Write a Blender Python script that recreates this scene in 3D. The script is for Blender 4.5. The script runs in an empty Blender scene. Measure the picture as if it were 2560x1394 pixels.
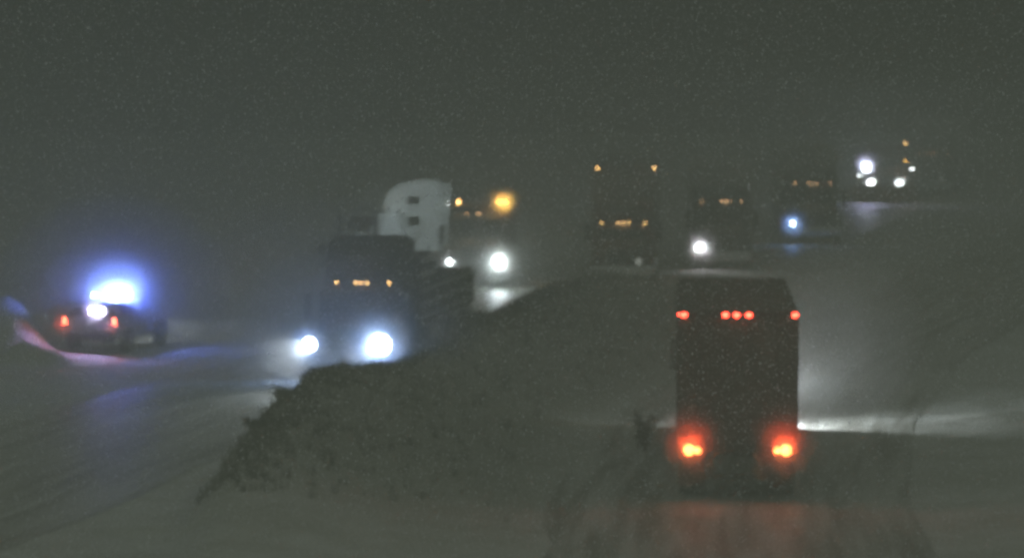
import bpy, bmesh, math, random
from mathutils import Vector, Matrix, noise
random.seed(7)
sc = bpy.context.scene
R = math.radians

# ------------------------------------------------------------------ camera
CAMF = 12170.0                       # focal length in photograph pixels (2560 wide)
cd = bpy.data.cameras.new("camera")
cam = bpy.data.objects.new("camera", cd)
sc.collection.objects.link(cam)
cd.sensor_width = 36.0
cd.lens = 36.0 * CAMF / 2560.0
cd.clip_start = 0.5
cd.clip_end = 5000
cam.location = (0, 0, 0)
cam.rotation_euler = (R(90), 0, 0)
cd.dof.use_dof = True                # a long lens focused slightly short: soft everywhere
cd.dof.focus_distance = 20.0
cd.dof.aperture_fstop = cd.lens / 22.0
sc.camera = cam

# ------------------------------------------------------------------ world: night sky under low cloud
w = bpy.data.worlds.new("World"); sc.world = w; w.use_nodes = True
nt = w.node_tree; nt.nodes.clear()
sky = nt.nodes.new("ShaderNodeTexSky"); sky.sky_type = 'NISHITA'; sky.sun_disc = False
sky.sun_elevation = R(1.0); sky.sun_rotation = R(200)
hs = nt.nodes.new("ShaderNodeHueSaturation"); hs.inputs['Saturation'].default_value = 0.05
mx = nt.nodes.new("ShaderNodeMixRGB"); mx.blend_type = 'MIX'; mx.inputs[0].default_value = 0.95
mx.inputs[2].default_value = (0.96, 1.07, 0.91, 1)      # even grey-green tint of the night sky
bgn = nt.nodes.new("ShaderNodeBackground")
wtc = nt.nodes.new("ShaderNodeTexCoord"); wsp = nt.nodes.new("ShaderNodeSeparateXYZ"); wmr = nt.nodes.new("ShaderNodeMapRange")
wmr.interpolation_type = 'SMOOTHSTEP'                   # added glow behind the camera lifts ground and haze; dark ahead
wmr.inputs['From Min'].default_value = -0.3; wmr.inputs['From Max'].default_value = 0.95
wmr.inputs['To Min'].default_value = 0.275; wmr.inputs['To Max'].default_value = 0.0
nt.links.new(wtc.outputs['Generated'], wsp.inputs[0]); nt.links.new(wsp.outputs['Y'], wmr.inputs['Value']); nt.links.new(wmr.outputs['Result'], bgn.inputs['Strength'])
wo = nt.nodes.new("ShaderNodeOutputWorld")
nt.links.new(sky.outputs[0], hs.inputs['Color']); nt.links.new(hs.outputs[0], mx.inputs[1])
nt.links.new(mx.outputs[0], bgn.inputs['Color']); nt.links.new(bgn.outputs[0], wo.inputs['Surface'])

# ------------------------------------------------------------------ render look
sc.view_settings.view_transform = 'Standard'; sc.view_settings.look = 'None'
sc.view_settings.exposure = 0.0; sc.view_settings.gamma = 1.0
sc.render.engine = 'CYCLES'
cy = sc.cycles
cy.use_denoising = True; cy.denoiser = 'OPENIMAGEDENOISE'
cy.use_adaptive_sampling = False
cy.volume_bounces = 1; cy.max_bounces = 5; cy.diffuse_bounces = 2; cy.glossy_bounces = 2
cy.sample_clamp_indirect = 0.6
cy.use_light_tree = True
cy.pixel_filter_type = 'BLACKMAN_HARRIS'; cy.filter_width = 2.6

# ------------------------------------------------------------------ placing helpers
GR = 0.055                           # grade of the pass road
def plane_z(y):
    if y < 290: return -10.5 + GR * y
    t = min((y - 290) / 300.0, 1.0)
    return -10.5 + GR * 290 + GR * 300 * (t - 0.5 * t * t)
def at(px, Y): return (px - 1280) * Y / CAMF       # photograph column -> x at distance Y
def zat(py, Y): return (697 - py) * Y / CAMF
def ydist(py): return 127785.0 / (py - 28)         # ground row -> distance

# ------------------------------------------------------------------ materials
MATS = {}
def mat(name, col, rough=0.6, metal=0.0, emit=None, es=0.0, var=0.0, vscale=3.0, col2=None, bump=0.0, spec=0.5, coat=0.0):
    if name in MATS: return MATS[name]
    m = bpy.data.materials.new(name); m.use_nodes = True
    n = m.node_tree.nodes; l = m.node_tree.links
    b = n['Principled BSDF']
    b.inputs['Base Color'].default_value = (*col, 1); b.inputs['Roughness'].default_value = rough
    b.inputs['Metallic'].default_value = metal; b.inputs['Specular IOR Level'].default_value = spec
    b.inputs['Coat Weight'].default_value = coat
    if emit:
        b.inputs['Emission Color'].default_value = (*emit, 1); b.inputs['Emission Strength'].default_value = es
        m.cycles.emission_sampling = 'NONE'
    if col2 is not None or bump:
        tc = n.new('ShaderNodeTexCoord'); nz = n.new('ShaderNodeTexNoise')
        nz.inputs['Scale'].default_value = vscale; nz.inputs['Detail'].default_value = 5
        l.new(tc.outputs['Object'], nz.inputs['Vector'])
        if col2 is not None:
            cr = n.new('ShaderNodeValToRGB')
            cr.color_ramp.elements[0].position = 0.42; cr.color_ramp.elements[1].position = 0.62
            cr.color_ramp.elements[0].color = (*col, 1); cr.color_ramp.elements[1].color = (*col2, 1)
            l.new(nz.outputs['Fac'], cr.inputs[0]); l.new(cr.outputs[0], b.inputs['Base Color'])
        if bump:
            bp = n.new('ShaderNodeBump'); bp.inputs['Strength'].default_value = bump
            l.new(nz.outputs['Fac'], bp.inputs['Height']); l.new(bp.outputs[0], b.inputs['Normal'])
    MATS[name] = m
    return m
M_dark = mat('dark_paint', (0.025, 0.028, 0.03), 0.6, col2=(0.06, 0.062, 0.06), vscale=1.5)
M_navy = mat('navy_paint', (0.09, 0.1, 0.13), 0.8, col2=(0.32, 0.33, 0.35), vscale=1.5)
M_maroon = mat('maroon_paint', (0.12, 0.05, 0.045), 0.8, col2=(0.25, 0.24, 0.23), vscale=1.5)
M_orange = mat('orange_paint', (0.42, 0.13, 0.02), 0.5, col2=(0.3, 0.15, 0.06), vscale=1.5)
M_white = mat('white_paint', (0.78, 0.8, 0.8), 0.4, coat=0.4, col2=(0.62, 0.63, 0.62), vscale=1.2)
M_box = mat('trailer_panel', (0.075, 0.078, 0.068), 0.65, col2=(0.15, 0.15, 0.13), vscale=0.9)
M_greybox = mat('grey_panel', (0.26, 0.26, 0.25), 0.55, col2=(0.38, 0.38, 0.37), vscale=0.9)
M_pale = mat('pale_panel', (0.55, 0.55, 0.53), 0.6, col2=(0.68, 0.68, 0.66), vscale=0.9)
M_faded = mat('haze_faded_paint', (0.12, 0.12, 0.12), 0.8, col2=(0.36, 0.36, 0.35), vscale=1.5)  # paint lightened so the far trucks fade into the haze
M_alu = mat('aluminium', (0.7, 0.71, 0.72), 0.28, 1.0)
M_chrome = mat('chrome', (0.85, 0.86, 0.87), 0.12, 1.0)
M_frame = mat('chassis_steel', (0.03, 0.03, 0.03), 0.7)
M_rub = mat('tyre_rubber', (0.02, 0.02, 0.02), 0.85, col2=(0.16, 0.16, 0.16), vscale=4)
M_glass = mat('dark_glass', (0.012, 0.014, 0.016), 0.08, spec=0.7)
M_refl = mat('reflective_tape', (0.6, 0.05, 0.04), 0.5)
M_snow = mat('snow_cap', (0.8, 0.82, 0.84), 0.8, bump=0.3)
M_off = mat('unlit_lens', (0.5, 0.5, 0.48), 0.25)
def lens_mat(name, c, s): return mat(name, (0.6, 0.6, 0.6), 0.3, emit=c, es=s)

# ------------------------------------------------------------------ mesh builder
class MB:
    def __init__(s): s.v = []; s.f = []
    def box(s, x0, x1, y0, y1, z0, z1):
        k = len(s.v)
        s.v += [(x, y, z) for z in (z0, z1) for y in (y0, y1) for x in (x0, x1)]
        s.f += [tuple(k + i for i in q) for q in ((0,2,3,1),(4,5,7,6),(0,1,5,4),(2,6,7,3),(0,4,6,2),(1,3,7,5))]
        return s
    def prism(s, prof, hw, cx=0.0):
        """side profile of (y, z) points; hw a half width, or one for each point"""
        n = len(prof); k = len(s.v)
        if not isinstance(hw, (list, tuple)): hw = [hw] * n
        for sg in (-1, 1):
            s.v += [(cx + sg * h, y, z) for (y, z), h in zip(prof, hw)]
        s.f += [tuple(k + i for i in range(n)), tuple(k + n + i for i in reversed(range(n)))]
        for i in range(n):
            j = (i + 1) % n
            s.f.append((k + i, k + n + i, k + n + j, k + j))
        return s
    def tube(s, a, b, r, r2=None, n=12, sq=1.0):
        a = Vector(a); b = Vector(b); d = (b - a).normalized()
        u = d.cross(Vector((0, 0, 1)))
        if u.length < 1e-3: u = Vector((1, 0, 0))
        u.normalize(); t = d.cross(u); k = len(s.v); r2 = r if r2 is None else r2
        for p, q in ((a, r), (b, r2)):
            for i in range(n):
                g = 2 * math.pi * i / n
                s.v.append(tuple(p + u * q * math.cos(g) + t * q * sq * math.sin(g)))
        s.f.append(tuple(k + i for i in range(n))); s.f.append(tuple(k + n + i for i in reversed(range(n))))
        for i in range(n):
            j = (i + 1) % n; s.f.append((k + i, k + n + i, k + n + j, k + j))
        return s
    def lathe(s, c, prof, axis='x', n=24):
        """prof: (along axis, radius)"""
        k = len(s.v); m = len(prof)
        for (h, r) in prof:
            for i in range(n):
                g = 2 * math.pi * i / n
                p = {'x': (h, r*math.cos(g), r*math.sin(g)), 'y': (r*math.cos(g), h, r*math.sin(g)), 'z': (r*math.cos(g), r*math.sin(g), h)}[axis]
                s.v.append((c[0]+p[0], c[1]+p[1], c[2]+p[2]))
        for a in range(m - 1):
            for i in range(n):
                j = (i + 1) % n
                s.f.append((k+a*n+i, k+a*n+j, k+(a+1)*n+j, k+(a+1)*n+i))
        s.f.append(tuple(k + i for i in range(n))); s.f.append(tuple(k+(m-1)*n + i for i in reversed(range(n))))
        return s
    def build(s, name, m, parent=None, bevel=0.0, smooth=False, at_=None):
        me = bpy.data.meshes.new(name); bm = bmesh.new()
        vs = [bm.verts.new(p) for p in s.v]
        for f in s.f:
            try: bm.faces.new([vs[i] for i in f])
            except ValueError: pass
        bmesh.ops.recalc_face_normals(bm, faces=bm.faces)
        if bevel:
            es = [e for e in bm.edges if len(e.link_faces) == 2 and e.calc_face_angle(0) > 0.5]
            bmesh.ops.bevel(bm, geom=es, offset=bevel, segments=2, affect='EDGES', clamp_overlap=True)
        bm.to_mesh(me); bm.free()
        if smooth:
            for p in me.polygons: p.use_smooth = True
        me.materials.append(m)
        o = bpy.data.objects.new(name, me); sc.collection.objects.link(o)
        if parent: o.parent = parent
        return o

def tag(o, label=None, cat=None, group=None, kind=None):
    if label: o['label'] = label
    if cat: o['category'] = cat
    if group: o['group'] = group
    if kind: o['kind'] = kind
    return o
def empty(name, x, y, yaw, label, cat, group=None, z=None):
    """yaw 0 = front towards the camera (-Y); the thing leans with the grade"""
    o = bpy.data.objects.new(name, None); sc.collection.objects.link(o)
    n = Vector((0, -GR, 1)).normalized()
    f = Vector((math.sin(yaw), -math.cos(yaw), 0)); f = (f - n * f.dot(n)).normalized()   # forward
    yb = -f; xb = yb.cross(n).normalized()
    o.matrix_world = Matrix.Translation((x, y, plane_z(y) + 0.02 if z is None else z)) @ Matrix((xb, yb, n)).transposed().to_4x4()
    return tag(o, label, cat, group)

def spot(parent, pos, direction, col, watts, angle=160, blend=0.6, size=0.06, name='lamp_light'):
    ld = bpy.data.lights.new(name, 'SPOT'); ld.energy = watts; ld.color = col
    ld.spot_size = R(angle); ld.spot_blend = blend; ld.shadow_soft_size = size
    o = bpy.data.objects.new(name, ld); sc.collection.objects.link(o); o.parent = parent
    o.location = pos; o.rotation_euler = Vector(direction).to_track_quat('-Z', 'Y').to_euler()
    return o
def point(parent, pos, col, watts, size=0.05, name='lamp_light'):
    ld = bpy.data.lights.new(name, 'POINT'); ld.energy = watts; ld.color = col; ld.shadow_soft_size = size
    o = bpy.data.objects.new(name, ld); sc.collection.objects.link(o); o.parent = parent; o.location = pos
    return o

# ------------------------------------------------------------------ lamps
def headlamp(root, x, y, z, r, lm, col=None, watts=0, fwd=-1, beam=None, angle=160, bang=44, aim=-0.04, aimx=0.0, name='headlight'):
    h = MB().lathe((x, y, z), [(0.0, r*1.25), (fwd*0.05, r*1.3), (fwd*0.07, r*1.12), (fwd*0.06, r*0.9)], 'y', 20).build(name, M_chrome, root, smooth=False)
    MB().lathe((x, y + fwd*0.062, z), [(0, r), (fwd*0.02, r*0.8), (fwd*0.028, r*0.4)], 'y', 20).build('lens', lm, h, smooth=True)
    if watts: spot(h, (x, y + fwd*0.14, z), (aimx, fwd, aim), col, watts, angle, 0.5, size=min(r*0.6, 0.05))
    if beam: spot(h, (x, y + fwd*0.15, z), (aimx, fwd, aim), BEAMC, beam, bang, 0.8, size=0.04)
    return h
def small_lamp(name, root, x, y, z, r, lm, col, watts, fwd=-1, wide=1.0):
    b = MB().lathe((x, y, z), [(0, r*1.1), (fwd*0.03, r*1.05), (fwd*0.035, r*0.9)], 'y', 12).build(name, M_frame, root)
    for i, p in enumerate(b.data.vertices): p.co.x = x + (p.co.x - x) * wide
    l = MB().lathe((x, y + fwd*0.036, z), [(0, r*0.95), (fwd*0.03, r*0.75), (fwd*0.045, r*0.3)], 'y', 12).build('lens', lm, b, smooth=True)
    for p in l.data.vertices: p.co.x = x + (p.co.x - x) * wide
    if watts: spot(b, (x, y + fwd*0.12, z), (0, fwd, 0), col, watts, 165, 0.4, size=0.03)
    return b

BEAMC = (0.84, 0.95, 1.0)
AMB = (1.0, 0.50, 0.10); REDC = (1.0, 0.05, 0.02); HLC = (0.20, 0.42, 1.0); WH = (0.88, 0.97, 1.0)
L_amber = lens_mat('amber_lens', (1.0, 0.55, 0.18), 40)
L_amber_dim = lens_mat('amber_lens_dim', (1.0, 0.55, 0.25), 20)
L_strobe = lens_mat('amber_strobe_lens', (1.0, 0.5, 0.08), 40)
L_red = lens_mat('red_lens', (1.0, 0.06, 0.03), 34)
L_redbig = lens_mat('red_tail_lens', (1.0, 0.17, 0.04), 70)
L_head = lens_mat('headlight_lens', (0.8, 0.92, 1.0), 120)
L_headw = lens_mat('white_headlight_lens', (0.9, 1.0, 0.98), 90)
L_headdim = lens_mat('dim_headlight_lens', (0.9, 0.95, 0.85), 1.2)
L_blue = lens_mat('blue_lens', (0.42, 0.72, 1.0), 220)
L_pink = lens_mat('pink_lens', (1.0, 0.35, 0.5), 6)
L_pwhite = lens_mat('white_strobe_lens', (0.95, 0.9, 1.0), 140)

# ------------------------------------------------------------------ wheels
def wheel(root, x, y, r=0.52, wd=0.28, fwd=-1):
    t = MB().lathe((x, y, r), [(-wd/2, r*0.62), (-wd/2, r*0.93), (-wd*0.38, r), (wd*0.38, r), (wd/2, r*0.93), (wd/2, r*0.62)], 'x', 22).build('wheel', M_rub, root)
    sg = 1 if x > 0 else -1
    MB().lathe((x + sg*wd/2*0.85, y, r), [(0, r*0.6), (sg*0.04, r*0.58), (sg*0.01, r*0.4), (sg*0.02, r*0.22), (sg*0.09, r*0.18)], 'x', 18).build('rim', M_alu, t)
    return t

# ------------------------------------------------------------------ conventional tractor
def tractor(root, paint, mz=2.62, hl=None, markers=None, sleeper=True, roof_z=3.95, hlz=0.95, side_windows=False, stacks=(-1, 1), door_glass=None, stack_top=3.7, mdx=0.83, mstrength=1.0, wm=6, hx=0.95):
    # y grows rearward, front bumper at y = 0
    MB().box(-0.42, -0.32, 0.5, 8.2, 0.68, 0.93).box(0.32, 0.42, 0.5, 8.2, 0.68, 0.93).box(-0.32, 0.32, 3.4, 3.6, 0.7, 0.9).box(-0.32, 0.32, 6.4, 6.6, 0.7, 0.9).build('chassis', M_frame, root)
    MB().prism([(0.0, 0.38), (-0.04, 0.62), (0.02, 0.78), (0.35, 0.78), (0.35, 0.38)], [1.05, 1.18, 1.2, 1.2, 1.15]).build('bumper', M_chrome, root, bevel=0.03)
    MB().prism([(0.12, 0.8), (0.10, 1.25), (0.2, 1.42), (1.0, 1.6), (1.75, 1.72), (1.75, 0.95), (0.6, 0.8)], [0.5, 0.48, 0.5, 0.72, 0.86, 0.9, 0.62]).build('hood', paint, root, bevel=0.05)
    g = MB()
    g.box(-0.44, 0.44, 0.06, 0.095, 0.83, 1.27)
    for i in range(9): g.box(-0.42 + i*0.1, -0.38 + i*0.1, 0.035, 0.058, 0.85, 1.25)
    g.build('grille', M_frame, root)
    for s in (-1, 1):
        prof = [(0.12, 0.80), (0.12, 1.08), (0.3, 1.2), (0.9, 1.32), (1.5, 1.22), (1.85, 0.95), (1.9, 0.6), (1.75, 0.6), (1.65, 0.85), (1.4, 1.08), (1.05, 1.14), (0.72, 1.05), (0.5, 0.80)]
        MB().prism(prof, 0.3, cx=s*0.9).build('fender', paint, root, bevel=0.03)
    cz = mz - 0.04
    MB().prism([(1.7, 0.9), (1.72, 1.72), (2.15, cz - 0.14), (2.3, cz), (3.3, cz + 0.02), (3.3, 0.9)], [1.05, 1.05, 0.98, 0.95, 1.02, 1.08]).build('cab', paint, root, bevel=0.05)
    # windscreen in two halves lying on the raked front of the cab
    a = Vector((0, 1.72, 1.72)); b = Vector((0, 2.15, cz - 0.14)); n = Vector((0, -(b.z-a.z), b.y-a.y)).normalized()
    for s in (-1, 1):
        k = MB(); p = []
        for off in (0.006, 0.022):
            for (t, xx) in ((0.1, 0.04), (0.1, 0.94), (0.92, 0.88), (0.92, 0.04)):
                q = a.lerp(b, t) + n * off; p.append((s*xx, q.y, q.z))
        k.v = p; k.f = [(0,1,2,3),(7,6,5,4),(0,4,5,1),(1,5,6,2),(2,6,7,3),(3,7,4,0)]
        k.build('windscreen', M_glass, root)
        d = MB().box(s*1.075 - 0.02, s*1.075 + 0.025, 2.15, 3.1, 1.0, 2.4).build('door', paint, root, bevel=0.01)
        MB().box(s*1.1 - 0.008, s*1.1 + 0.008, 2.28, 3.0, 1.72, 2.32).build('window', door_glass or M_glass, d)
        MB().box(s*1.115 - 0.012, s*1.115 + 0.012, 2.9, 3.05, 1.5, 1.54).build('handle', M_chrome, d)
        mi = MB().tube((s*1.08, 1.95, 2.3), (s*1.34, 1.8, 2.32), 0.016).tube((s*1.08, 1.95, 1.6), (s*1.34, 1.8, 1.62), 0.016).box(s*1.38 - 0.1, s*1.38 + 0.1, 1.76, 1.86, 1.6, 2.34).build('mirror', M_frame, root)
        MB().box(s*1.38 - 0.085, s*1.38 + 0.085, 1.864, 1.872, 1.64, 2.3).build('glass', M_alu, mi)
        MB().lathe((s*0.98, 2.3, 0.72), [(0, 0.28), (0.04, 0.33), (1.5, 0.33), (1.54, 0.28)], 'y', 20).build('fuel_tank', M_alu, root, smooth=False)
        if s in stacks:
            MB().tube((s*1.12, 5.2 if sleeper else 3.5, 1.0), (s*1.12, 5.2 if sleeper else 3.5, stack_top), 0.075, n=14).build('exhaust_stack', M_chrome, root)
        wheel(root, s*1.0, 1.1)
        for yy in (6.1, 7.4): wheel(root, s*0.98, yy, wd=0.56)
        MB().prism([(7.95, 1.0), (8.1, 1.0), (8.12, 0.3), (8.1, 0.3)], 0.3, cx=s*0.95).build('mud_flap', M_frame, root)
    if sleeper:
        hw = [1.12, 1.12, 1.05, 0.9, 0.98, 1.04, 1.1, 1.18, 1.18]
        MB().prism([(3.31, 0.85), (3.31, cz+0.02), (2.45, cz + 0.05), (2.42, cz + 0.3), (2.75, roof_z - 0.42), (3.3, roof_z - 0.1), (4.2, roof_z), (5.0, roof_z - 0.02), (5.0, 0.85)], hw).build('sleeper', paint, root, bevel=0.07)
        for s in (-1, 1): MB().box(s*1.17-0.02, s*1.17+0.02, 5.0, 5.45, 1.0, roof_z - 0.15).build('side_extender', paint, root)
        if side_windows:
            for s in (-1, 1):
                for (z0, z1) in ((1.95, 2.3), (2.78, 3.08)):
                    MB().box(s*1.165 - 0.05, s*1.165 + 0.03, 3.5, 4.0, z0, z1).build('sleeper_window', M_glass, root, bevel=0.02)
    # marker lamps over the windscreen
    for i, mxx in enumerate(markers if markers is not None else (-mdx, -0.2, 0.0, 0.2, mdx)):
        small_lamp('marker_light', root, mxx, 2.28, mz + 0.03, 0.034, L_amber if mstrength >= 1 else (L_amber_dim if mstrength > 0 else M_off), AMB, wm * mstrength)
    for i, s in enumerate((-1, 1)):
        spec = hl[i]
        headlamp(root, s*hx, 0.06, hlz, spec.get('r', 0.12), spec['m'], spec.get('c'), spec.get('w', 0), beam=spec.get('beam'), aimx=spec.get('ax', 0), aim=spec.get('az', -0.04), bang=spec.get('ba', 44))

def box_trailer(root, y0=5.7, y1=19.4, mat_=None, top=4.08, half=1.29, red=False, front_lamps=None, redw=10):
    m = mat_ or M_greybox
    MB().box(-half, half, y0, y1, 1.18, top).build('trailer_box', m, root, bevel=0.03)
    k = MB().box(-half-0.0035, -half-0.0015, y0+0.1, y1-0.1, 1.21, top-0.05); k2 = MB().box(half+0.0015, half+0.0035, y0+0.1, y1-0.1, 1.21, top-0.05)
    yy = y0 + 0.5
    while yy < y1 - 0.2:
        k.box(-half-0.018, -half-0.002, yy, yy+0.03, 1.22, top-0.06); k2.box(half+0.002, half+0.018, yy, yy+0.03, 1.22, top-0.06); yy += 0.6
    k.build('side_panel', m, root); k2.build('side_panel', m, root)
    MB().box(-0.55, -0.45, y0+1, y1, 0.95, 1.175).box(0.45, 0.55, y0+1, y1, 0.95, 1.175).build('trailer_frame', M_frame, root)
    for s in (-1, 1):
        MB().box(s*0.9-0.06, s*0.9+0.06, y0+2.6, y0+2.75, 0.3, 1.17).box(s*0.9-0.14, s*0.9+0.14, y0+2.55, y0+2.8, 0.24, 0.3).build('landing_leg', M_frame, root)
        for yw in (y1-3.1, y1-1.8): wheel(root, s*0.95, yw, wd=0.56)
        MB().box(s*0.95-0.3, s*0.95+0.3, y1-0.95, y1-0.93, 0.3, 1.1).build('mud_flap', M_frame, root)
        # rear doors
        d = MB().box(min(s*0.02, s*(half-0.04)), max(s*0.02, s*(half-0.04)), y1+0.003, y1+0.04, 1.25, top-0.14).build('rear_door', m, root, bevel=0.008)
        h = MB()
        for xx in (0.25, 0.85): h.tube((s*xx, y1+0.065, 1.3), (s*xx, y1+0.065, top-0.2), 0.016, n=8)
        h.box(s*0.4-0.15, s*0.4+0.15, y1+0.05, y1+0.075, 1.78, 1.82)
        h.build('lock_rod', M_frame, d)
        for zz in (1.5, 2.2, 2.9, 3.6): MB().box(s*(half-0.09)-0.07, s*(half-0.09)+0.07, y1+0.042, y1+0.056, zz, zz+0.06).build('hinge', M_frame, d)
    MB().box(-half, half, y1+0.005, y1+0.06, 1.05, 1.23).build('rear_sill', M_frame, root)
    MB().box(-1.1, 1.1, y1-0.12, y1-0.02, 0.48, 0.58).box(-0.62, -0.54, y1-0.1, y1-0.04, 0.58, 0.95).box(0.54, 0.62, y1-0.1, y1-0.04, 0.58, 0.95).build('underride_bar', M_frame, root)
    MB().box(-half, half, y1+0.003, y1+0.05, top-0.13, top-0.01).build('rear_header', M_frame, root)
    if front_lamps:
        for (xx, zz, ww) in front_lamps: small_lamp('clearance_light', root, xx, y0-0.02, zz, 0.045, L_amber, AMB, ww)

# ------------------------------------------------------------------ lanes
LP = [(55, -22), (85, -15.5), (104, -12), (112, -11), (118, -10), (130, -8), (138, -6.3), (150, -3.9), (165, -1.2), (185, 2.2), (197, 5.6), (219, 11), (268, 19.5), (300, 25), (400, 48), (600, 100)]
RP = [(55, 3.4), (85, 4.0), (104, 4.6), (124, 6.3), (150, 10.2), (185, 18), (219, 25), (268, 35), (300, 41), (400, 64), (600, 116)]
def lerp_path(P, y):
    if y <= P[0][0]: return P[0][1] + (y - P[0][0]) * (P[1][1]-P[0][1])/(P[1][0]-P[0][0])
    for (a, xa), (b, xb) in zip(P, P[1:]):
        if y <= b:
            t = (y - a) / (b - a); return xa + (xb - xa) * t
    return P[-1][1]
CREST = []
for (Y, px, py) in [(92, 560, 1340), (96, 592, 1270), (104, 628, 1125), (110, 680, 1050), (114, 722, 1000), (120, 790, 955), (127, 840, 925), (130, 900, 925), (134, 1000, 915), (138, 1100, 862), (144, 1170, 812), (155, 1250, 790), (168, 1350, 737), (180, 1470, 702), (190, 1560, 690)]:
    z = zat(py, Y); CREST.append((Y, at(px, Y), max(0.0, z - plane_z(Y))))
def crest(y):
    if y < CREST[0][0]: t = max(0, 1 - (CREST[0][0] - y)/12); return CREST[0][1] - (CREST[0][0]-y)*0.1, CREST[0][2]*t
    for a, b in zip(CREST, CREST[1:]):
        if y <= b[0]:
            t = (y - a[0]) / (b[0] - a[0]); t2 = t
            return a[1] + (b[1]-a[1])*t2, a[2] + (b[2]-a[2])*t2
    t = max(0, 1 - (y - CREST[-1][0])/14); return CREST[-1][1] + (y-CREST[-1][0])*0.3, CREST[-1][2]*t
def sst(a, b, x):
    t = min(max((x - a) / (b - a), 0), 1); return t*t*(3-2*t)
SUVY = 149.0; SUVX = at(225, SUVY)
def ground_z(x, y):
    z = plane_z(y)
    lx = lerp_path(LP, y); rx = lerp_path(RP, y)
    nz = noise.noise(Vector((x*0.35, y*0.22, 0.3))); n2 = noise.noise(Vector((x*1.1, y*0.7, 4.0)))
    m = 0.0
    cx, ch = crest(y)
    if ch > 0:
        d = x - (cx + 0.35*nz)
        prof = (1 - sst(0, 1.5, -d)) if d < 0 else (1 - sst(0.2, 6.5, d)) * (0.9 + 0.1*math.cos(d))
        m = ch * prof * (1 + 0.10*n2)
    off = min(abs(x - lx), abs(x - rx))
    rough = sst(4.0, 6.0, off)
    z += m + rough * (0.10*nz + 0.07*n2)
    # ploughed bank on the right of the climbing road
    d = x - (rx + 4.0)
    z += 0.18 * sst(0, 3.6, d) * (1 - 0.35*sst(2.5, 6, d)) * (1 + 0.35*nz + 0.2*n2)
    z += 0.9*sst(6, 30, d)
    # ploughed bank on the left of the descending road
    d = (lx - 11.2 + 0.6*nz) - x
    if y > 20: z += 1.25 * sst(0, 1.3, d) * (1 + 0.3*nz + 0.2*n2)
    # low berm beside and before the parked patrol car
    q = math.exp(-((y - (SUVY + 7.5))/1.0)**2) * sst(SUVX + 0.2, SUVX + 1.6, x) * (1 - sst(-8.2, -6.8, x))
    z += 0.62*q*(1 + 0.25*n2)
    # heap to the left of the car, curling round behind it
    hx_, hy_ = at(40, SUVY), SUVY + 1.0
    q = math.exp(-((x - hx_)/0.85)**2 - ((y - hy_)/3.0)**2)
    z += 1.25*q
    xx = (x - hx_)
    q = sst(0, 0.4, xx)*(1 - sst(1.6, 2.4, xx)) * math.exp(-((y - (SUVY - 3.0 - 0.6*xx))/0.7)**2)
    z += (0.62 - 0.2*xx/2)*q
    return z

# ------------------------------------------------------------------ ground
def axis(parts):
    out = []
    for a, b, st in parts:
        v = a
        while v < b - 1e-6: out.append(v); v += st
    out.append(parts[-1][1]); return out
XS = axis([(-400, -60, 20), (-60, -24, 3), (-24, 20, 0.36), (20, 60, 2), (60, 400, 20)])
YS = axis([(-100, 80, 10), (80, 92, 1.0), (92, 165, 0.45), (165, 300, 1.5), (300, 900, 25)])
verts = [(x, y, ground_z(x, y)) for y in YS for x in XS]
nx = len(XS)
faces = [(j*nx+i, j*nx+i+1, (j+1)*nx+i+1, (j+1)*nx+i) for j in range(len(YS)-1) for i in range(nx-1)]
me = bpy.data.meshes.new('ground'); me.from_pydata(verts, [], faces)
for p in me.polygons: p.use_smooth = True
m = bpy.data.materials.new('snow_ground'); m.use_nodes = True
n = m.node_tree.nodes; l = m.node_tree.links; b = n['Principled BSDF']; b.inputs['Roughness'].default_value = 0.75
tc = n.new('ShaderNodeTexCoord')
nz1 = n.new('ShaderNodeTexNoise'); nz1.inputs['Scale'].default_value = 0.55; nz1.inputs['Detail'].default_value = 8; nz1.inputs['Roughness'].default_value = 0.65
l.new(tc.outputs['Object'], nz1.inputs['Vector'])
cr = n.new('ShaderNodeValToRGB'); cr.color_ramp.elements[0].position = 0.36; cr.color_ramp.elements[1].position = 0.66
cr.color_ramp.elements[0].color = (0.62, 0.62, 0.57, 1); cr.color_ramp.elements[1].color = (0.84, 0.85, 0.83, 1)
l.new(nz1.outputs['Fac'], cr.inputs[0])
att = n.new('ShaderNodeAttribute'); att.attribute_name = 'brush'
mix = n.new('ShaderNodeMixRGB'); mix.inputs[2].default_value = (0.36, 0.36, 0.31, 1)
nz2 = n.new('ShaderNodeTexNoise'); nz2.inputs['Scale'].default_value = 1.6; nz2.inputs['Detail'].default_value = 8
l.new(tc.outputs['Object'], nz2.inputs['Vector'])
ma = n.new('ShaderNodeMath'); ma.operation = 'MULTIPLY_ADD'; ma.inputs[1].default_value = 0.6; ma.use_clamp = True
l.new(nz2.outputs['Fac'], ma.inputs[0])
ma2 = n.new('ShaderNodeMath'); ma2.operation = 'MULTIPLY'; ma2.use_clamp = True
ma.inputs[2].default_value = 0.55
l.new(att.outputs['Fac'], ma2.inputs[0]); l.new(ma.outputs[0], ma2.inputs[1])
l.new(cr.outputs[0], mix.inputs[1]); l.new(ma2.outputs[0], mix.inputs[0]); l.new(mix.outputs[0], b.inputs['Base Color'])
bp = n.new('ShaderNodeBump'); bp.inputs['Strength'].default_value = 0.5; bp.inputs['Distance'].default_value = 0.15
l.new(nz2.outputs['Fac'], bp.inputs['Height']); l.new(bp.outputs[0], b.inputs['Normal'])
at_ = me.attributes.new('brush', 'FLOAT', 'POINT')
def brushy(x, y):
    cx, ch = crest(y)
    if ch <= 0: return 0.0
    d = x - cx; return sst(92, 107, y) * sst(0.05, 0.5, ch) * sst(-1.6, -0.7, d) * (1 - sst(5.0, 7.5, d))
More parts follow.
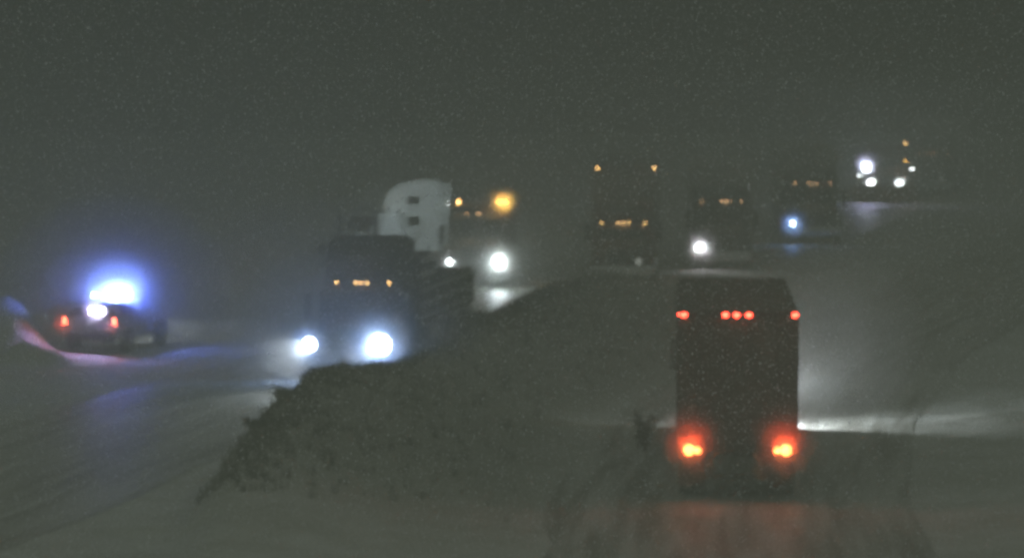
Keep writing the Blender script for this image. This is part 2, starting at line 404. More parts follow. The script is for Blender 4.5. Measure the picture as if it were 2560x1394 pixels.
for i, (x, y, z) in enumerate(verts): at_.data[i].value = brushy(x, y) if 80 < y < 205 else 0.0
me.materials.append(m)
g = bpy.data.objects.new('ground', me); sc.collection.objects.link(g)
tag(g, 'rolling snow covered ground of the mountain pass', None, None, 'structure')

# snow packed roads with darker wheel tracks
def road_strip(name, P, half, y0, y1, label):
    ys = []; y = y0
    while y < y1: ys.append(y); y += 2.0
    us = [-1 + i/8 for i in range(17)]
    v = []; f = []
    for y in ys:
        c = lerp_path(P, y); s = (lerp_path(P, y+1) - lerp_path(P, y-1))/2; k = math.sqrt(1+s*s)
        for u in us:
            xx = c + u*half*k
            v.append((xx, y, plane_z(y) + 0.012 + 0.006*(1-u*u)))
    q = len(us)
    for j in range(len(ys)-1):
        for i in range(q-1): f.append((j*q+i, j*q+i+1, (j+1)*q+i+1, (j+1)*q+i))
    me = bpy.data.meshes.new(name); me.from_pydata(v, [], f)
    uv = me.uv_layers.new(name='uv')
    for lp in me.loops:
        i = lp.vertex_index; uv.data[lp.index].uv = (us[i % q], ys[i//q]/10)
    m = bpy.data.materials.new('packed_snow_' + name); m.use_nodes = True
    n = m.node_tree.nodes; l = m.node_tree.links; b = n['Principled BSDF']; b.inputs['Roughness'].default_value = 0.55
    tc = n.new('ShaderNodeTexCoord'); mp = n.new('ShaderNodeMapping'); mp.inputs['Scale'].default_value = (3.2, 0.35, 1)
    l.new(tc.outputs['UV'], mp.inputs['Vector'])
    t = n.new('ShaderNodeTexNoise'); t.inputs['Scale'].default_value = 2.6; t.inputs['Detail'].default_value = 7; t.inputs['Distortion'].default_value = 0.3
    l.new(mp.outputs[0], t.inputs['Vector'])
    cr = n.new('ShaderNodeValToRGB'); cr.color_ramp.elements[0].position = 0.38; cr.color_ramp.elements[1].position = 0.6
    cr.color_ramp.elements[0].color = (0.36, 0.35, 0.31, 1); cr.color_ramp.elements[1].color = (0.72, 0.72, 0.68, 1)
    l.new(t.outputs['Fac'], cr.inputs[0]); l.new(cr.outputs[0], b.inputs['Base Color'])
    bp = n.new('ShaderNodeBump'); bp.inputs['Strength'].default_value = 0.4; bp.inputs['Distance'].default_value = 0.05
    l.new(t.outputs['Fac'], bp.inputs['Height']); l.new(bp.outputs[0], b.inputs['Normal'])
    me.materials.append(m)
    o = bpy.data.objects.new(name, me); sc.collection.objects.link(o); tag(o, label, None, None, 'structure')
road_strip('road', LP, 3.7, 60, 420, 'snow packed descending carriageway with wheel tracks')
road_strip('road', RP, 3.9, 60, 420, 'snow packed climbing carriageway under the red lit trailer')

# ------------------------------------------------------------------ brush on the median
def blade_mat():
    return mat('dry_brush', (0.13, 0.125, 0.10), 0.9, col2=(0.38, 0.38, 0.34), vscale=2)
def brush_stuff():
    mb = MB(); rnd = random.Random(3)
    made = 0
    while made < 3600:
        y = rnd.uniform(90, 190); cx, ch = crest(y)
        if ch < 0.1: continue
        d = rnd.choice([rnd.gauss(-0.1, 0.45), rnd.uniform(-1.0, 5.5)])
        x = cx + d
        if brushy(x, y) < rnd.uniform(0.3, 1.05) or d > rnd.uniform(0.5, 6): continue
        z = ground_z(x, y) - 0.03
        h = rnd.uniform(0.12, 0.34) * (1 + 0.5*max(0, noise.noise(Vector((x*0.6, y*0.6, 9)))))
        for q in range(6):
            a = rnd.uniform(0, 6.28); lean = rnd.uniform(0.05, 0.5)*h; wd = rnd.uniform(0.012, 0.03)
            bx = x + rnd.uniform(-0.12, 0.12); by = y + rnd.uniform(-0.12, 0.12)
            k = len(mb.v); hx = h*rnd.uniform(0.6, 1.1)
            mb.v += [(bx - wd*math.sin(a), by + wd*math.cos(a), z), (bx + wd*math.sin(a), by - wd*math.cos(a), z),
                     (bx + lean*0.5*math.cos(a) + wd*.8*math.sin(a), by + lean*0.5*math.sin(a), z + hx*0.6), (bx + lean*math.cos(a), by + lean*math.sin(a), z + hx)]
            mb.f += [(k, k+1, k+2), (k, k+2, k+3)]
        made += 1
    me = bpy.data.meshes.new('brush'); me.from_pydata(mb.v, [], mb.f); me.materials.append(blade_mat())
    o = bpy.data.objects.new('brush', me); sc.collection.objects.link(o)
    tag(o, 'dark dry brush and grass covering the median mound', 'brush', None, 'stuff')
brush_stuff()
def shrub(x, y, h, wdt, label, n=420, seed=1):
    rnd = random.Random(seed)
    e = bpy.data.objects.new('shrub', None); sc.collection.objects.link(e); z0 = ground_z(x, y) - 0.05
    e.location = (x, y, z0); tag(e, label, 'shrub', 'dark shrubs on the median')
    st = MB(); lf = MB()
    for i in range(16):
        a = rnd.uniform(0, 6.28); rr = rnd.uniform(0.1, 0.8)*wdt; tip = (rr*math.cos(a), rr*math.sin(a), h*rnd.uniform(0.6, 1.0))
        st.tube((rr*0.1*math.cos(a), rr*0.1*math.sin(a), 0), tip, 0.02, 0.006, n=5)
        for j in range(n//16):
            t = rnd.uniform(0.3, 1.05); c = Vector(tip)*t + Vector((rnd.gauss(0, 0.13)*wdt, rnd.gauss(0, 0.13)*wdt, rnd.gauss(0, 0.07)*h))
            if c.z < 0.03: continue
            u = Vector((rnd.gauss(0,1), rnd.gauss(0,1), rnd.gauss(0,1))).normalized(); v = u.orthogonal().normalized()
            s = rnd.uniform(0.03, 0.07); k = len(lf.v)
            lf.v += [tuple(c - u*s), tuple(c + v*s*0.5), tuple(c + u*s), tuple(c - v*s*0.5)]; lf.f.append((k, k+1, k+2, k+3))
    st.build('stem', blade_mat(), e)
    me = bpy.data.meshes.new('foliage'); me.from_pydata(lf.v, [], lf.f); me.materials.append(mat('shrub_leaf', (0.035, 0.04, 0.025), 0.8, col2=(0.08, 0.08, 0.05), vscale=5))
    o = bpy.data.objects.new('foliage', me); sc.collection.objects.link(o); o.parent = e
for i, (px, Y, h, wd, lb) in enumerate([
    (1612, 116, 1.0, 0.5, 'dark shrub standing alone just left of the red lit trailer'),
    (720, 114.5, 0.4, 0.6, 'low shrub on the steep left shoulder of the median mound'),
    (655, 108, 0.35, 0.5, 'lowest shrub down the left edge of the median mound'),
    (1195, 145, 0.45, 0.7, 'shrub on the mound crest just right of the slat-sided truck'),
    (1290, 157, 0.4, 0.7, 'shrub on the mound crest below the large white headlight glow')]):
    shrub(at(px, Y), Y, h, wd, lb, seed=i+10)

# ------------------------------------------------------------------ truck A: climbing semi seen from behind
YA = 104.0
yawA = math.pi - 0.035
A = empty('semi_truck', at(1843, YA), YA, yawA, 'dark box trailer truck climbing away, two glowing red tail lights and red roof lights', 'truck')
# the thing's origin is its front; move it so the trailer's rear sits at YA
offA = A.matrix_world.to_3x3() @ Vector((0, 18.65, 0)); A.location = Vector((at(1843, YA), YA, plane_z(YA)+0.02)) - offA
tractor(A, M_dark, hl=[dict(m=L_headw, c=WH, w=1900, beam=3800, az=-0.07, ax=-1.15, ba=50), dict(m=L_headw, c=WH, w=120, beam=500, az=-0.05, ax=0.0)], stacks=())
LA = 18.6
box_trailer(A, mat_=M_box, top=4.08, y1=LA)
for xx, ww in ((-1.22, 18), (-0.24, 26), (0.02, 26), (0.26, 26), (1.14, 9)):
    small_lamp('clearance_light', A, xx, LA+0.055, 4.0, 0.055, L_red, REDC, ww, fwd=1, wide=1.3)
small_lamp('clearance_light', A, 1.25, LA+0.055, 4.01, 0.03, L_red, REDC, 2, fwd=1)
for s in (-1, 1):
    t = MB().box(s*1.0-0.28, s*1.0+0.28, LA+0.06, LA+0.1, 1.01, 1.22).build('tail_light', M_frame, A, bevel=0.01)
    for dx, dz, rr in ((0.04*s, 0.0, 0.115), (-0.15*s, -0.01, 0.07)):
        MB().lathe((s*1.0+dx, LA+0.1, 1.115+dz), [(0, rr), (0.015, rr*0.93), (0.025, rr*0.4)], 'y', 18).build('lens', L_redbig, t, smooth=True)
    spot(t, (s*1.0, LA+0.2, 1.12), (0, 1, 0.95), (1.0, 0.07, 0.02), 260, 125, 1.0, 0.05)

# ------------------------------------------------------------------ truck B: tanker
YB = 138.6
B = empty('semi_truck', at(862, YB), YB, R(-7.5), 'dark slat-sided trailer truck with two big blue-white headlights coming down left of the mound', 'truck')
tractor(B, M_dark, mz=2.6, roof_z=3.9, hlz=0.99, hx=1.02,
        hl=[dict(m=L_head, c=HLC, w=560, beam=11000, az=-0.05, ax=-0.02, ba=27, r=0.2), dict(m=L_head, c=HLC, w=1300, beam=6000, az=-0.06, ax=-0.10, ba=27, r=0.32)], markers=(-0.62, -0.05, 0.12, 0.28, 0.93), wm=5, stack_top=3.3, stacks=(-1,))
tk = MB().prism([(6.0, 1.15), (6.0, 2.25), (6.2, 2.32), (17.3, 2.32), (17.5, 2.25), (17.5, 1.15)], [1.26, 1.26, 1.2, 1.2, 1.26, 1.26]).build('trailer_body', M_dark, B, bevel=0.06)
hb = MB().prism([(5.95, 2.33), (5.95, 3.2), (6.05, 3.3), (9.2, 3.22), (9.35, 3.1), (9.35, 2.33)], 1.24).build('headboard_locker', M_dark, B, bevel=0.05)
for s in (-1, 1):
    for z0 in (2.55, 2.98): MB().box(s*1.25-0.015, s*1.25+0.02, 6.2, 9.1, z0, z0+0.2).build('side_rail', M_alu, hb)
for zz in (1.32, 1.72, 2.12):
    for s in (-1, 1): MB().box(s*1.28-0.018, s*1.28+0.018, 6.1, 17.4, zz, zz + 0.11).build('side_rail', M_alu, tk)
for yy in (6.4, 8.2, 10.0, 11.8, 13.6, 15.4, 17.1):
    for s in (-1, 1): MB().box(s*1.285-0.03, s*1.285+0.03, yy, yy+0.09, 1.2, 2.2).build('side_post', M_dark, tk)
for s in (-1, 1):
    for yw in (14.8, 16.1): wheel(B, s*0.95, yw, wd=0.56)
    MB().prism([(14.0, 1.0), (14.2, 1.13), (16.8, 1.13), (17.0, 1.0), (17.0, 0.95), (16.75, 1.09), (14.25, 1.09), (14.05, 0.95)], 0.3, cx=s*0.95).build('wheel_guard', M_alu, B)
    MB().box(s*0.8-0.06, s*0.8+0.06, 9.0, 9.15, 0.3, 1.14).build('landing_leg', M_frame, B)
MB().box(-0.5, 0.5, 8.0, 17.3, 0.95, 1.14).build('trailer_frame', M_frame, B)
MB().box(-1.1, 1.1, 17.35, 17.45, 0.5, 0.62).box(-0.7, -0.6, 17.3, 17.35, 0.5, 1.3).box(0.6, 0.7, 17.3, 17.35, 0.5, 1.3).build('rear_bumper', M_frame, B)

# ------------------------------------------------------------------ work trucks (dump body, beacons)
def work_truck(root, paint, hl, plough=False, hlz=0.98, hx=0.93, mz=2.72):
    MB().box(-0.42, -0.32, 0.5, 7.6, 0.68, 0.93).box(0.32, 0.42, 0.5, 7.6, 0.68, 0.93).build('chassis', M_frame, root)
    MB().prism([(0.0, 0.42), (-0.03, 0.8), (0.35, 0.8), (0.35, 0.42)], [1.1, 1.18, 1.2, 1.15]).build('bumper', M_frame, root, bevel=0.03)
    MB().prism([(0.12, 0.82), (0.10, 1.5), (0.25, 1.62), (1.6, 1.78), (1.6, 0.95), (0.6, 0.82)], [0.62, 0.6, 0.62, 0.88, 0.9, 0.7]).build('hood', paint, root, bevel=0.05)
    g = MB().box(-0.5, 0.5, 0.07, 0.095, 0.88, 1.45)
    for i in range(6): g.box(-0.48, 0.48, 0.045, 0.068, 0.92+i*0.09, 0.96+i*0.09)
    g.build('grille', M_frame, root)
    cz = mz - 0.04
    MB().prism([(1.58, 0.9), (1.6, 1.78), (1.95, cz-0.14), (2.1, cz), (3.2, cz), (3.2, 0.9)], [1.05, 1.05, 0.98, 0.95, 1.02, 1.08]).build('cab', paint, root, bevel=0.05)
    a = Vector((0, 1.6, 1.78)); b = Vector((0, 1.95, cz-0.14)); n = Vector((0, -(b.z-a.z), b.y-a.y)).normalized()
    k = MB(); p = []
    for off in (0.006, 0.022):
        for (t, xx) in ((0.1, -0.94), (0.1, 0.94), (0.92, 0.88), (0.92, -0.88)):
            q = a.lerp(b, t) + n*off; p.append((xx, q.y, q.z))
    k.v = p; k.f = [(0,1,2,3),(7,6,5,4),(0,4,5,1),(1,5,6,2),(2,6,7,3),(3,7,4,0)]; k.build('windscreen', M_glass, root)
    # dump body with a shield over the cab
    d = MB().box(-1.2, 1.2, 3.5, 7.4, 1.25, 1.33).box(-1.22, -1.14, 3.5, 7.4, 1.33, 2.6).box(1.14, 1.22, 3.5, 7.4, 1.33, 2.6).box(-1.14, 1.14, 3.5, 3.6, 1.33, 3.02).box(-1.14, 1.14, 7.3, 7.4, 1.33, 2.5)
    d.box(-1.15, 1.15, 2.5, 3.5, 2.96, 3.03)
    for yy in (4.2, 5.0, 5.8, 6.6):
        d.box(-1.28, -1.222, yy, yy+0.1, 1.3, 2.6).box(1.222, 1.28, yy, yy+0.1, 1.3, 2.6)
    d.build('dump_body', paint, root, bevel=0.01)
    for s in (-1, 1):
        dd = MB().box(s*1.075-0.02, s*1.075+0.025, 2.0, 3.0, 1.0, 2.45).build('door', paint, root, bevel=0.01)
        MB().box(s*1.1-0.008, s*1.1+0.008, 2.12, 2.9, 1.75, 2.36).build('window', M_glass, dd)
        MB().prism([(0.25, 0.85), (0.3, 1.25), (0.9, 1.38), (1.45, 1.28), (1.75, 0.95), (1.6, 0.9), (1.35, 1.1), (1.0, 1.16), (0.7, 1.08), (0.5, 0.85)], 0.3, cx=s*0.88).build('fender', paint, root, bevel=0.03)
        MB().tube((s*1.05, 1.9, 2.2), (s*1.32, 1.75, 2.22), 0.016).box(s*1.36-0.1, s*1.36+0.1, 1.72, 1.8, 1.6, 2.25).build('mirror', M_frame, root)
        wheel(root, s*1.0, 1.1)
        for yy in (5.2, 6.5): wheel(root, s*0.95, yy, wd=0.5)
    for i, s in enumerate((-1, 1)):
        sp = hl[i]; headlamp(root, s*hx, 0.05, hlz, sp.get('r', 0.12), sp['m'], sp.get('c'), sp.get('w', 0), beam=sp.get('beam'), aim=sp.get('az', -0.04), angle=sp.get('an', 160))
    if plough:
        pr = [(-1.2 + 0.28*math.cos(t), 0.55 - 0.5*math.sin(t)) for t in [1.4, 0.9, 0.3, -0.3, -0.9]]
        pr2 = [(y + 0.05, z) for y, z in reversed(pr)]
        MB().prism([(y, z + 0.02) for y, z in pr + pr2], 1.75).build('plough_blade', M_orange, root)
        MB().box(-0.5, -0.4, -0.9, 0.0, 0.45, 0.55).box(0.4, 0.5, -0.9, 0.0, 0.45, 0.55).box(-0.5, 0.5, -0.1, -0.04, 0.55, 1.1).build('plough_frame', M_frame, root)

YC = 184.7
C_ = empty('maintenance_truck', at(1186, YC), YC, R(-3), 'work truck with bright amber beacons over the cab and one huge white headlight', 'truck')
work_truck(C_, M_greybox, [dict(m=L_headw, c=WH, w=250, r=0.11), dict(m=L_headw, c=(0.82, 1.0, 0.97), w=1100, beam=4500, r=0.22)], hx=0.93, hlz=0.97)
def beacon(root, x, y, z, wide, watts):
    b = MB().lathe((x, y, z), [(0, 0.08), (0.03, 0.08), (0.035, 0.06)], 'z', 16).build('beacon', M_frame, root)
    l = MB().lathe((x, y, z+0.036), [(0, 0.065), (0.11, 0.06), (0.15, 0.03)], 'z', 16).build('lens', L_strobe if watts > 100 else L_amber, b, smooth=True)
    for p in l.data.vertices: p.co.x = x + (p.co.x - x)*wide
    point(b, (x, y - 0.18, z + 0.1), AMB, watts, 0.03)
beacon(C_, -0.76, 2.55, 3.035, 1.0, 12)
beacon(C_, 0.80, 2.55, 3.035, 1.4, 130); beacon(C_, 1.06, 2.55, 3.035, 1.4, 130)
wl = MB().tube((-1.14, 3.9, 2.61), (-1.14, 3.9, 2.9), 0.02).box(-1.26, -1.06, 3.82, 3.98, 2.9, 3.08).build('added_work_light', M_frame, C_)  # lamp added to light the side of the white cab
MB().box(-1.275, -1.262, 3.84, 3.96, 2.92, 3.06).build('lens', L_headw, wl)
spot(wl, (-1.32, 3.92, 2.99), (-0.32, 0.95, -0.02), (0.8, 0.97, 1.0), 1700, 66, 0.7, 0.05)
for xx in (-0.42, 0.0, 0.1): small_lamp('marker_light', C_, xx, 2.12, 2.71, 0.022, L_amber_dim, AMB, 2)

# ------------------------------------------------------------------ white sleeper cab
YW = 195.0
W = empty('white_tractor', at(800, YW), YW - 2.0, R(-58), 'white sleeper tractor standing side on behind the slat-sided truck with two dark side windows', 'truck')
tractor(W, M_white, mz=2.5, roof_z=3.75, hl=[dict(m=M_off), dict(m=M_off)], side_windows=True, door_glass=M_snow, wm=0, markers=(-0.8, -0.2, 0, 0.2, 0.8), mstrength=0.0, stacks=())

# ------------------------------------------------------------------ the queue on the right
def queue_semi(px, py_ground, yaw, label, paint, trailer, **kw):
    Y = ydist(py_ground); o = empty('queued_semi_truck', at(px, Y), Y, yaw, label, 'truck', 'trucks queued up the hill')
    fl = kw.pop('front_lamps', None); top = kw.pop('top', 4.08)
    tractor(o, paint, **kw)
    if trailer: box_trailer(o, mat_=trailer, top=top, front_lamps=fl)
    return o
D_ = queue_semi(1557, 717, R(-2), 'dark queued truck with two high amber corner lights and a dim headlight', M_maroon, M_greybox, roof_z=3.1, mz=2.28, mdx=0.83,
     hl=[dict(m=M_off, r=0.1), dict(m=L_headdim, c=(1, 1, .9), w=12, r=0.13)], hx=0.6, top=4.45, front_lamps=((-1.07, 4.3, 14), (1.15, 4.32, 30)), stacks=(), wm=1.5)
E_ = queue_semi(1805, 678, R(-2), 'dark queued truck with one bright left headlight and a pale exhaust stack', M_navy, M_pale, roof_z=3.2, mz=2.68, sleeper=True,
     hl=[dict(m=L_headw, c=(0.95, 0.93, 1.0), w=420, beam=1500, r=0.12, ax=0.5), dict(m=M_off, r=0.05)], hx=0.95, stacks=(1,), stack_top=3.3, mstrength=0.6, wm=5, markers=(-0.8, 0.0, 0.15, 0.3, 0.8))
F_ = queue_semi(2038, 612, R(-1), 'dark queued truck highest under the row of tiny amber lights with one bluish headlight', M_faded, M_pale, roof_z=3.2, mz=2.62, hx=1.02,
     hl=[dict(m=L_headw, c=HLC, w=500, r=0.12), dict(m=M_off, r=0.08)], stacks=(), mstrength=0.6, wm=5)
H_ = queue_semi(2325, 490, R(-8), 'faint truck farthest up the hill at the right with barely visible lights', M_faded, M_pale, roof_z=3.2, mz=2.3, hx=0.6,
     hl=[dict(m=M_off, r=0.1), dict(m=L_headdim, c=(1, 1, .9), w=15, r=0.1)], stacks=(), mstrength=0.6, wm=5)
YG = ydist(505)
G_ = empty('snow_plough', at(2213, YG), YG, R(-5), 'snow plough high on the hill with a cluster of white lights', 'snow plough')
work_truck(G_, M_orange, [dict(m=L_headw, c=WH, w=3400, az=0.3, an=115, r=0.2), dict(m=L_headw, c=WH, w=3000, az=0.3, an=115, r=0.18)], plough=True, hx=0.77, hlz=1.0, mz=2.5)
for (x, z, r, ww, lm, c) in ((-1.06, 1.85, 0.24, 4200, L_head, (0.62, 0.66, 1.0)), (1.47, 1.8, 0.09, 150, L_headw, (1.0, .85, .75)), (-1.42, 1.42, 0.07, 120, L_headw, HLC)):
    pm = MB().box(min(x, 0.9*math.copysign(1, x)), max(x, 0.9*math.copysign(1, x)) + 0.01, 0.42, 0.48, z-0.13, z-0.08).box(math.copysign(0.9, x)-0.03, math.copysign(0.9, x)+0.03, 0.42, 0.48, 1.2, z-0.08).build('lamp_bracket', M_frame, G_)
    headlamp(G_, x, 0.40, z, r, lm, c, ww, name='plough_light', aim=0.25, angle=130)
beacon(G_, 1.05, 2.55, 3.035, 1.0, 0)
small_lamp('marker_light', G_, 1.08, 1.9, 2.14, 0.07, L_strobe, AMB, 60)

# ------------------------------------------------------------------ patrol car
P = empty('patrol_car', SUVX, SUVY, 0, 'parked patrol car at far left with blue flashing roof bar and red tail lights', 'police car')
yawP = math.pi - R(15)
def patrol(root):
    # y grows rearward; rear bumper at y = 5.0
    hw = 0.95
    body = [(0.05, 0.42), (0.0, 0.7), (0.15, 0.98), (1.3, 1.12), (1.45, 1.14), (4.75, 1.16), (4.95, 1.1), (5.0, 0.7), (4.92, 0.42)]
    MB().prism(body, [0.8, 0.84, 0.86, 0.93, 0.95, 0.95, 0.9, 0.9, 0.86]).build('body', M_white, root, bevel=0.06)
    MB().prism([(1.25, 1.1), (2.05, 1.48), (2.6, 1.55), (4.3, 1.53), (4.72, 1.43), (4.9, 1.1)], [0.9, 0.72, 0.72, 0.73, 0.74, 0.9]).build('roof', M_white, root, bevel=0.05)
    k = MB()
    a = Vector((0, 4.72, 1.43)); b = Vector((0, 4.9, 1.1)); n = Vector((0, (a.z-b.z), (b.y-a.y))).normalized(); p = []
    for off in (0.004, 0.02):
        for (t, xx) in ((0.12, -0.66), (0.12, 0.66), (0.85, 0.78), (0.85, -0.78)):
            q = a.lerp(b, t) + n*off; p.append((xx, q.y, q.z))
    k.v = p; k.f = [(0,1,2,3),(7,6,5,4),(0,4,5,1),(1,5,6,2),(2,6,7,3),(3,7,4,0)]; k.build('rear_window', M_glass, root)
    k = MB(); a = Vector((0, 1.25, 1.1)); b = Vector((0, 2.05, 1.48)); n = Vector((0, -(b.z-a.z), b.y-a.y)).normalized(); p = []
    for off in (0.004, 0.02):
        for (t, xx) in ((0.1, -0.82), (0.1, 0.82), (0.92, 0.68), (0.92, -0.68)):
            q = a.lerp(b, t) + n*off; p.append((xx, q.y, q.z))
    k.v = p; k.f = [(0,1,2,3),(7,6,5,4),(0,4,5,1),(1,5,6,2),(2,6,7,3),(3,7,4,0)]; k.build('windscreen', M_glass, root)
    for s in (-1, 1):
        for (y0, y1) in ((2.05, 3.0), (3.08, 3.95), (4.02, 4.6)):
            k = MB(); p = []
            for off in (0.0, 0.02):
                for (yy, zz) in ((y0 - (0.35 if y0 < 2.2 else 0), 1.2), (y1, 1.2), (y1, 1.44), (y0 + (0.1 if y0 < 2.2 else 0), 1.44)):
                    t = (zz - 1.1)/0.44; xx = 0.9 + (0.725 - 0.9)*t + 0.012 + off
                    p.append((s*xx, yy, zz))
            k.v = p; k.f = [(0,1,2,3),(7,6,5,4),(0,4,5,1),(1,5,6,2),(2,6,7,3),(3,7,4,0)]; k.build('window', M_glass, root)
        for yy in (0.95, 4.05): wheel(root, s*0.86, yy, r=0.37, wd=0.24)
        MB().box(s*1.04-0.09, s*1.04+0.09, 1.75, 1.87, 1.14, 1.3).box(min(s*0.9, s*0.97), max(s*0.9, s*0.97), 1.78, 1.83, 1.17, 1.22).build('mirror', M_dark, root, bevel=0.02)
        t = MB().box(s*0.8-0.07, s*0.8+0.07, 4.93, 5.02, 0.86, 1.12).build('tail_light', M_frame, root, bevel=0.01)
        MB().box(s*0.8-0.055, s*0.8+0.055, 5.022, 5.04, 0.88, 1.1).build('lens', lens_mat('patrol_tail_lens', (1.0, 0.14, 0.06), 40), t, bevel=0.008)
        spot(t, (s*0.8, 5.12, 1.0), (0, 1, 0), (1.0, 0.06, 0.03), 90 if s > 0 else 50, 150, 0.4, size=0.04)
        headlamp(root, s*0.66, 0.06, 0.78, 0.09, L_headw, WH, 30, beam=120)
    MB().box(-0.8, 0.8, 4.95, 5.07, 0.42, 0.62).build('rear_bumper', M_frame, root, bevel=0.02)
    bar = MB().box(-0.62, 0.62, 2.85, 3.15, 1.59, 1.63).box(-0.5, -0.42, 2.95, 3.05, 1.53, 1.59).box(0.42, 0.5, 2.95, 3.05, 1.53, 1.59).build('light_bar', M_frame, root)
    for i in range(8):
        x0 = -0.62 + i*0.155
        # root's +x is on the picture's left, since the car faces away
        lm = L_blue if i < 5 else (L_pink if i == 5 else M_off)
        if i == 7: lm = L_blue
        MB().box(x0+0.005, x0+0.15, 2.86, 3.14, 1.632, 1.73).build('lens', lm, bar, bevel=0.015)
    for xx, ww in ((-0.55, 1700), (-0.25, 1800), (0.05, 900)):
        point(bar, (xx, 3.3, 1.70), (0.12, 0.20, 1.0), ww, 0.05)
    rl = MB().box(-0.46, 0.04, 4.87, 4.93, 1.2, 1.42).build('rear_strobe', M_frame, root)
    MB().box(-0.44, 0.02, 4.932, 4.95, 1.215, 1.405).build('lens', L_pwhite, rl)
    spot(rl, (-0.28, 5.05, 1.32), (0, 1, 0), (0.45, 0.40, 1.0), 800, 150, 0.4, size=0.05)
P.rotation_euler = (0, 0, 0)
bpy.data.objects.remove(P)
P = empty('patrol_car', SUVX, SUVY, yawP, 'parked patrol car at far left with blue flashing roof bar and red tail lights', 'police car')
P.location = Vector((SUVX, SUVY, plane_z(SUVY) + 0.02)) - P.matrix_world.to_3x3() @ Vector((0, 5.0, 0))
patrol(P)

# ------------------------------------------------------------------ haze: blowing snow in the night air
hz = MB().box(-450, 450, -150, 950, -18.0, 10.5).build('haze', mat('tmp', (1, 1, 1)), None)
hz.data.materials.clear()
m = bpy.data.materials.new('haze'); m.use_nodes = True; n = m.node_tree.nodes; n.clear()
out = n.new('ShaderNodeOutputMaterial'); pv = n.new('ShaderNodeVolumePrincipled')
pv.inputs['Color'].default_value = (0.50, 0.535, 0.49, 1); pv.inputs['Density'].default_value = 0.011; pv.inputs['Anisotropy'].default_value = 0.3
m.node_tree.links.new(pv.outputs[0], out.inputs['Volume'])
hz.data.materials.append(m)
tag(hz, 'night haze of fine blowing snow', 'haze', None, 'stuff')

# added volume puffs that form the lamp halos, nested and thinning outwards
PUFFS = []
def puff(root, pos, r, sy=1.0, sx=1.0):
    PUFFS.append((root.matrix_world @ Vector(pos) if root is not None else Vector(pos), r, sx, sy))
bpy.context.view_layer.update()
puff(B, (-1.02, -0.2, 0.99), 0.76); puff(B, (1.02, -0.2, 0.99), 1.26)
puff(C_, (0.93, -0.2, 0.97), 1.1); puff(C_, (-0.93, -0.2, 0.97), 0.6); puff(C_, (0.93, 2.3, 3.12), 0.75)
puff(A, (-1.0, LA+0.3, 1.15), 0.95); puff(A, (1.0, LA+0.3, 1.15), 0.95)
puff(E_, (-0.95, -0.2, 0.95), 1.0); puff(F_, (-1.02, -0.2, 0.95), 0.9)
puff(G_, (-0.77, -0.1, 0.75), 0.72); puff(G_, (0.77, -0.1, 0.85), 0.72); puff(G_, (-1.06, 0.2, 2.2), 0.85)
puff(P, (-0.25, 3.3, 1.95), 1.25, 1.35, 1.2); puff(P, (0.8, 5.2, 0.85), 0.42); puff(P, (-0.8, 5.2, 0.8), 0.35); puff(P, (-0.22, 5.24, 1.36), 0.47)
WIDE = [(B.matrix_world @ Vector((-0.3, -2.0, 1.4)), 4.0, 1.15, 1.0), (P.matrix_world @ Vector((-0.2, 3.4, 1.7)), 3.2, 1.2, 1.0), (C_.matrix_world @ Vector((0.8, -3.2, 0.9)), 2.7, 1.3, 1.0), (A.matrix_world @ Vector((-2.1, -1.0, 2.2)), 2.5, 1.2, 1.0)]
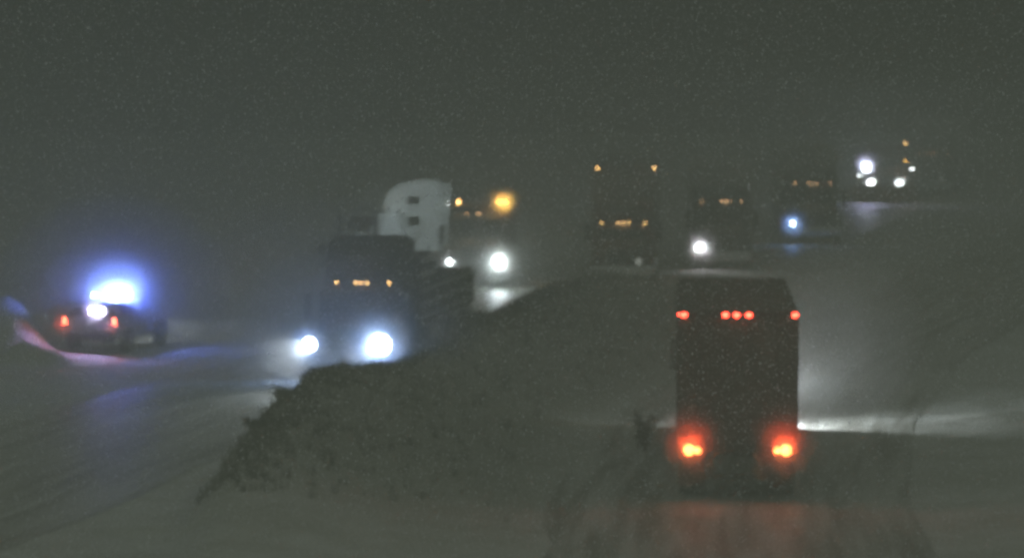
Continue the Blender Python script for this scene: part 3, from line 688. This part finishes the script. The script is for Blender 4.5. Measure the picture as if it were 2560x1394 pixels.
for lvl, (fr, dens) in enumerate(((0.999, 0.03), (0.6, 0.045), (1.0, 0.07), (0.84, 0.10), (0.64, 0.30), (0.36, 0.8))):
    bm = bmesh.new()
    for (c, r, sx, sy) in (WIDE if lvl < 2 else PUFFS):
        bmesh.ops.create_icosphere(bm, subdivisions=3, radius=1.0, matrix=Matrix.Translation(c) @ Matrix.Diagonal((r*fr*sx, r*fr*sy, r*fr, 1)))
    me = bpy.data.meshes.new('lamp_halo'); bm.to_mesh(me); bm.free()
    o = bpy.data.objects.new('lamp_halo', me); sc.collection.objects.link(o)
    m = bpy.data.materials.new('lamp_halo'); m.use_nodes = True; n = m.node_tree.nodes; n.clear()
    out = n.new('ShaderNodeOutputMaterial'); pv = n.new('ShaderNodeVolumePrincipled')
    pv.inputs['Color'].default_value = (0.9, 0.9, 0.9, 1); pv.inputs['Density'].default_value = dens; pv.inputs['Anisotropy'].default_value = 0.3
    m.node_tree.links.new(pv.outputs[0], out.inputs['Volume'])
    me.materials.append(m); tag(o, 'added haze puffs that spread halos round the vehicle lamps', 'lamp halo', None, 'stuff')

# flakes added between the camera and the trucks to give a fine grain
import numpy as np
rg = np.random.default_rng(21); N = 380000
Yf = (rg.uniform(14.0**2.2, 72.0**2.2, N)) ** (1/2.2)
c = np.stack([rg.uniform(-0.12, 0.12, N)*Yf, Yf, rg.uniform(-0.066, 0.066, N)*Yf], 1)
r = rg.uniform(0.0020, 0.0044, (N, 1, 1))
a = rg.normal(size=(N, 3)); a /= np.linalg.norm(a, axis=1, keepdims=True)
b = np.cross(a, rg.normal(size=(N, 3))); b /= np.linalg.norm(b, axis=1, keepdims=True)
d = np.cross(a, b)
tet = np.stack([a, -0.33*a + 0.94*b, -0.33*a - 0.47*b + 0.82*d, -0.33*a - 0.47*b - 0.82*d], 1)
V = (c[:, None, :] + tet*r).reshape(-1, 3)
F = (np.array([[0,1,2],[0,2,3],[0,3,1],[1,3,2]])[None] + 4*np.arange(N)[:, None, None]).reshape(-1, 3)
me = bpy.data.meshes.new('grain_flakes'); me.vertices.add(len(V)); me.vertices.foreach_set('co', V.ravel()); me.loops.add(F.size); me.loops.foreach_set('vertex_index', F.ravel().astype('int32')); me.polygons.add(len(F)); me.polygons.foreach_set('loop_start', (np.arange(len(F))*3).astype('int32')); me.update(calc_edges=True); me.validate(); me.materials.append(mat('snowflake', (0.85, 0.87, 0.9), 0.8))
o = bpy.data.objects.new('grain_flakes', me); sc.collection.objects.link(o)
tag(o, 'fine added snowflakes that give the night air a grain', 'snow', None, 'stuff')
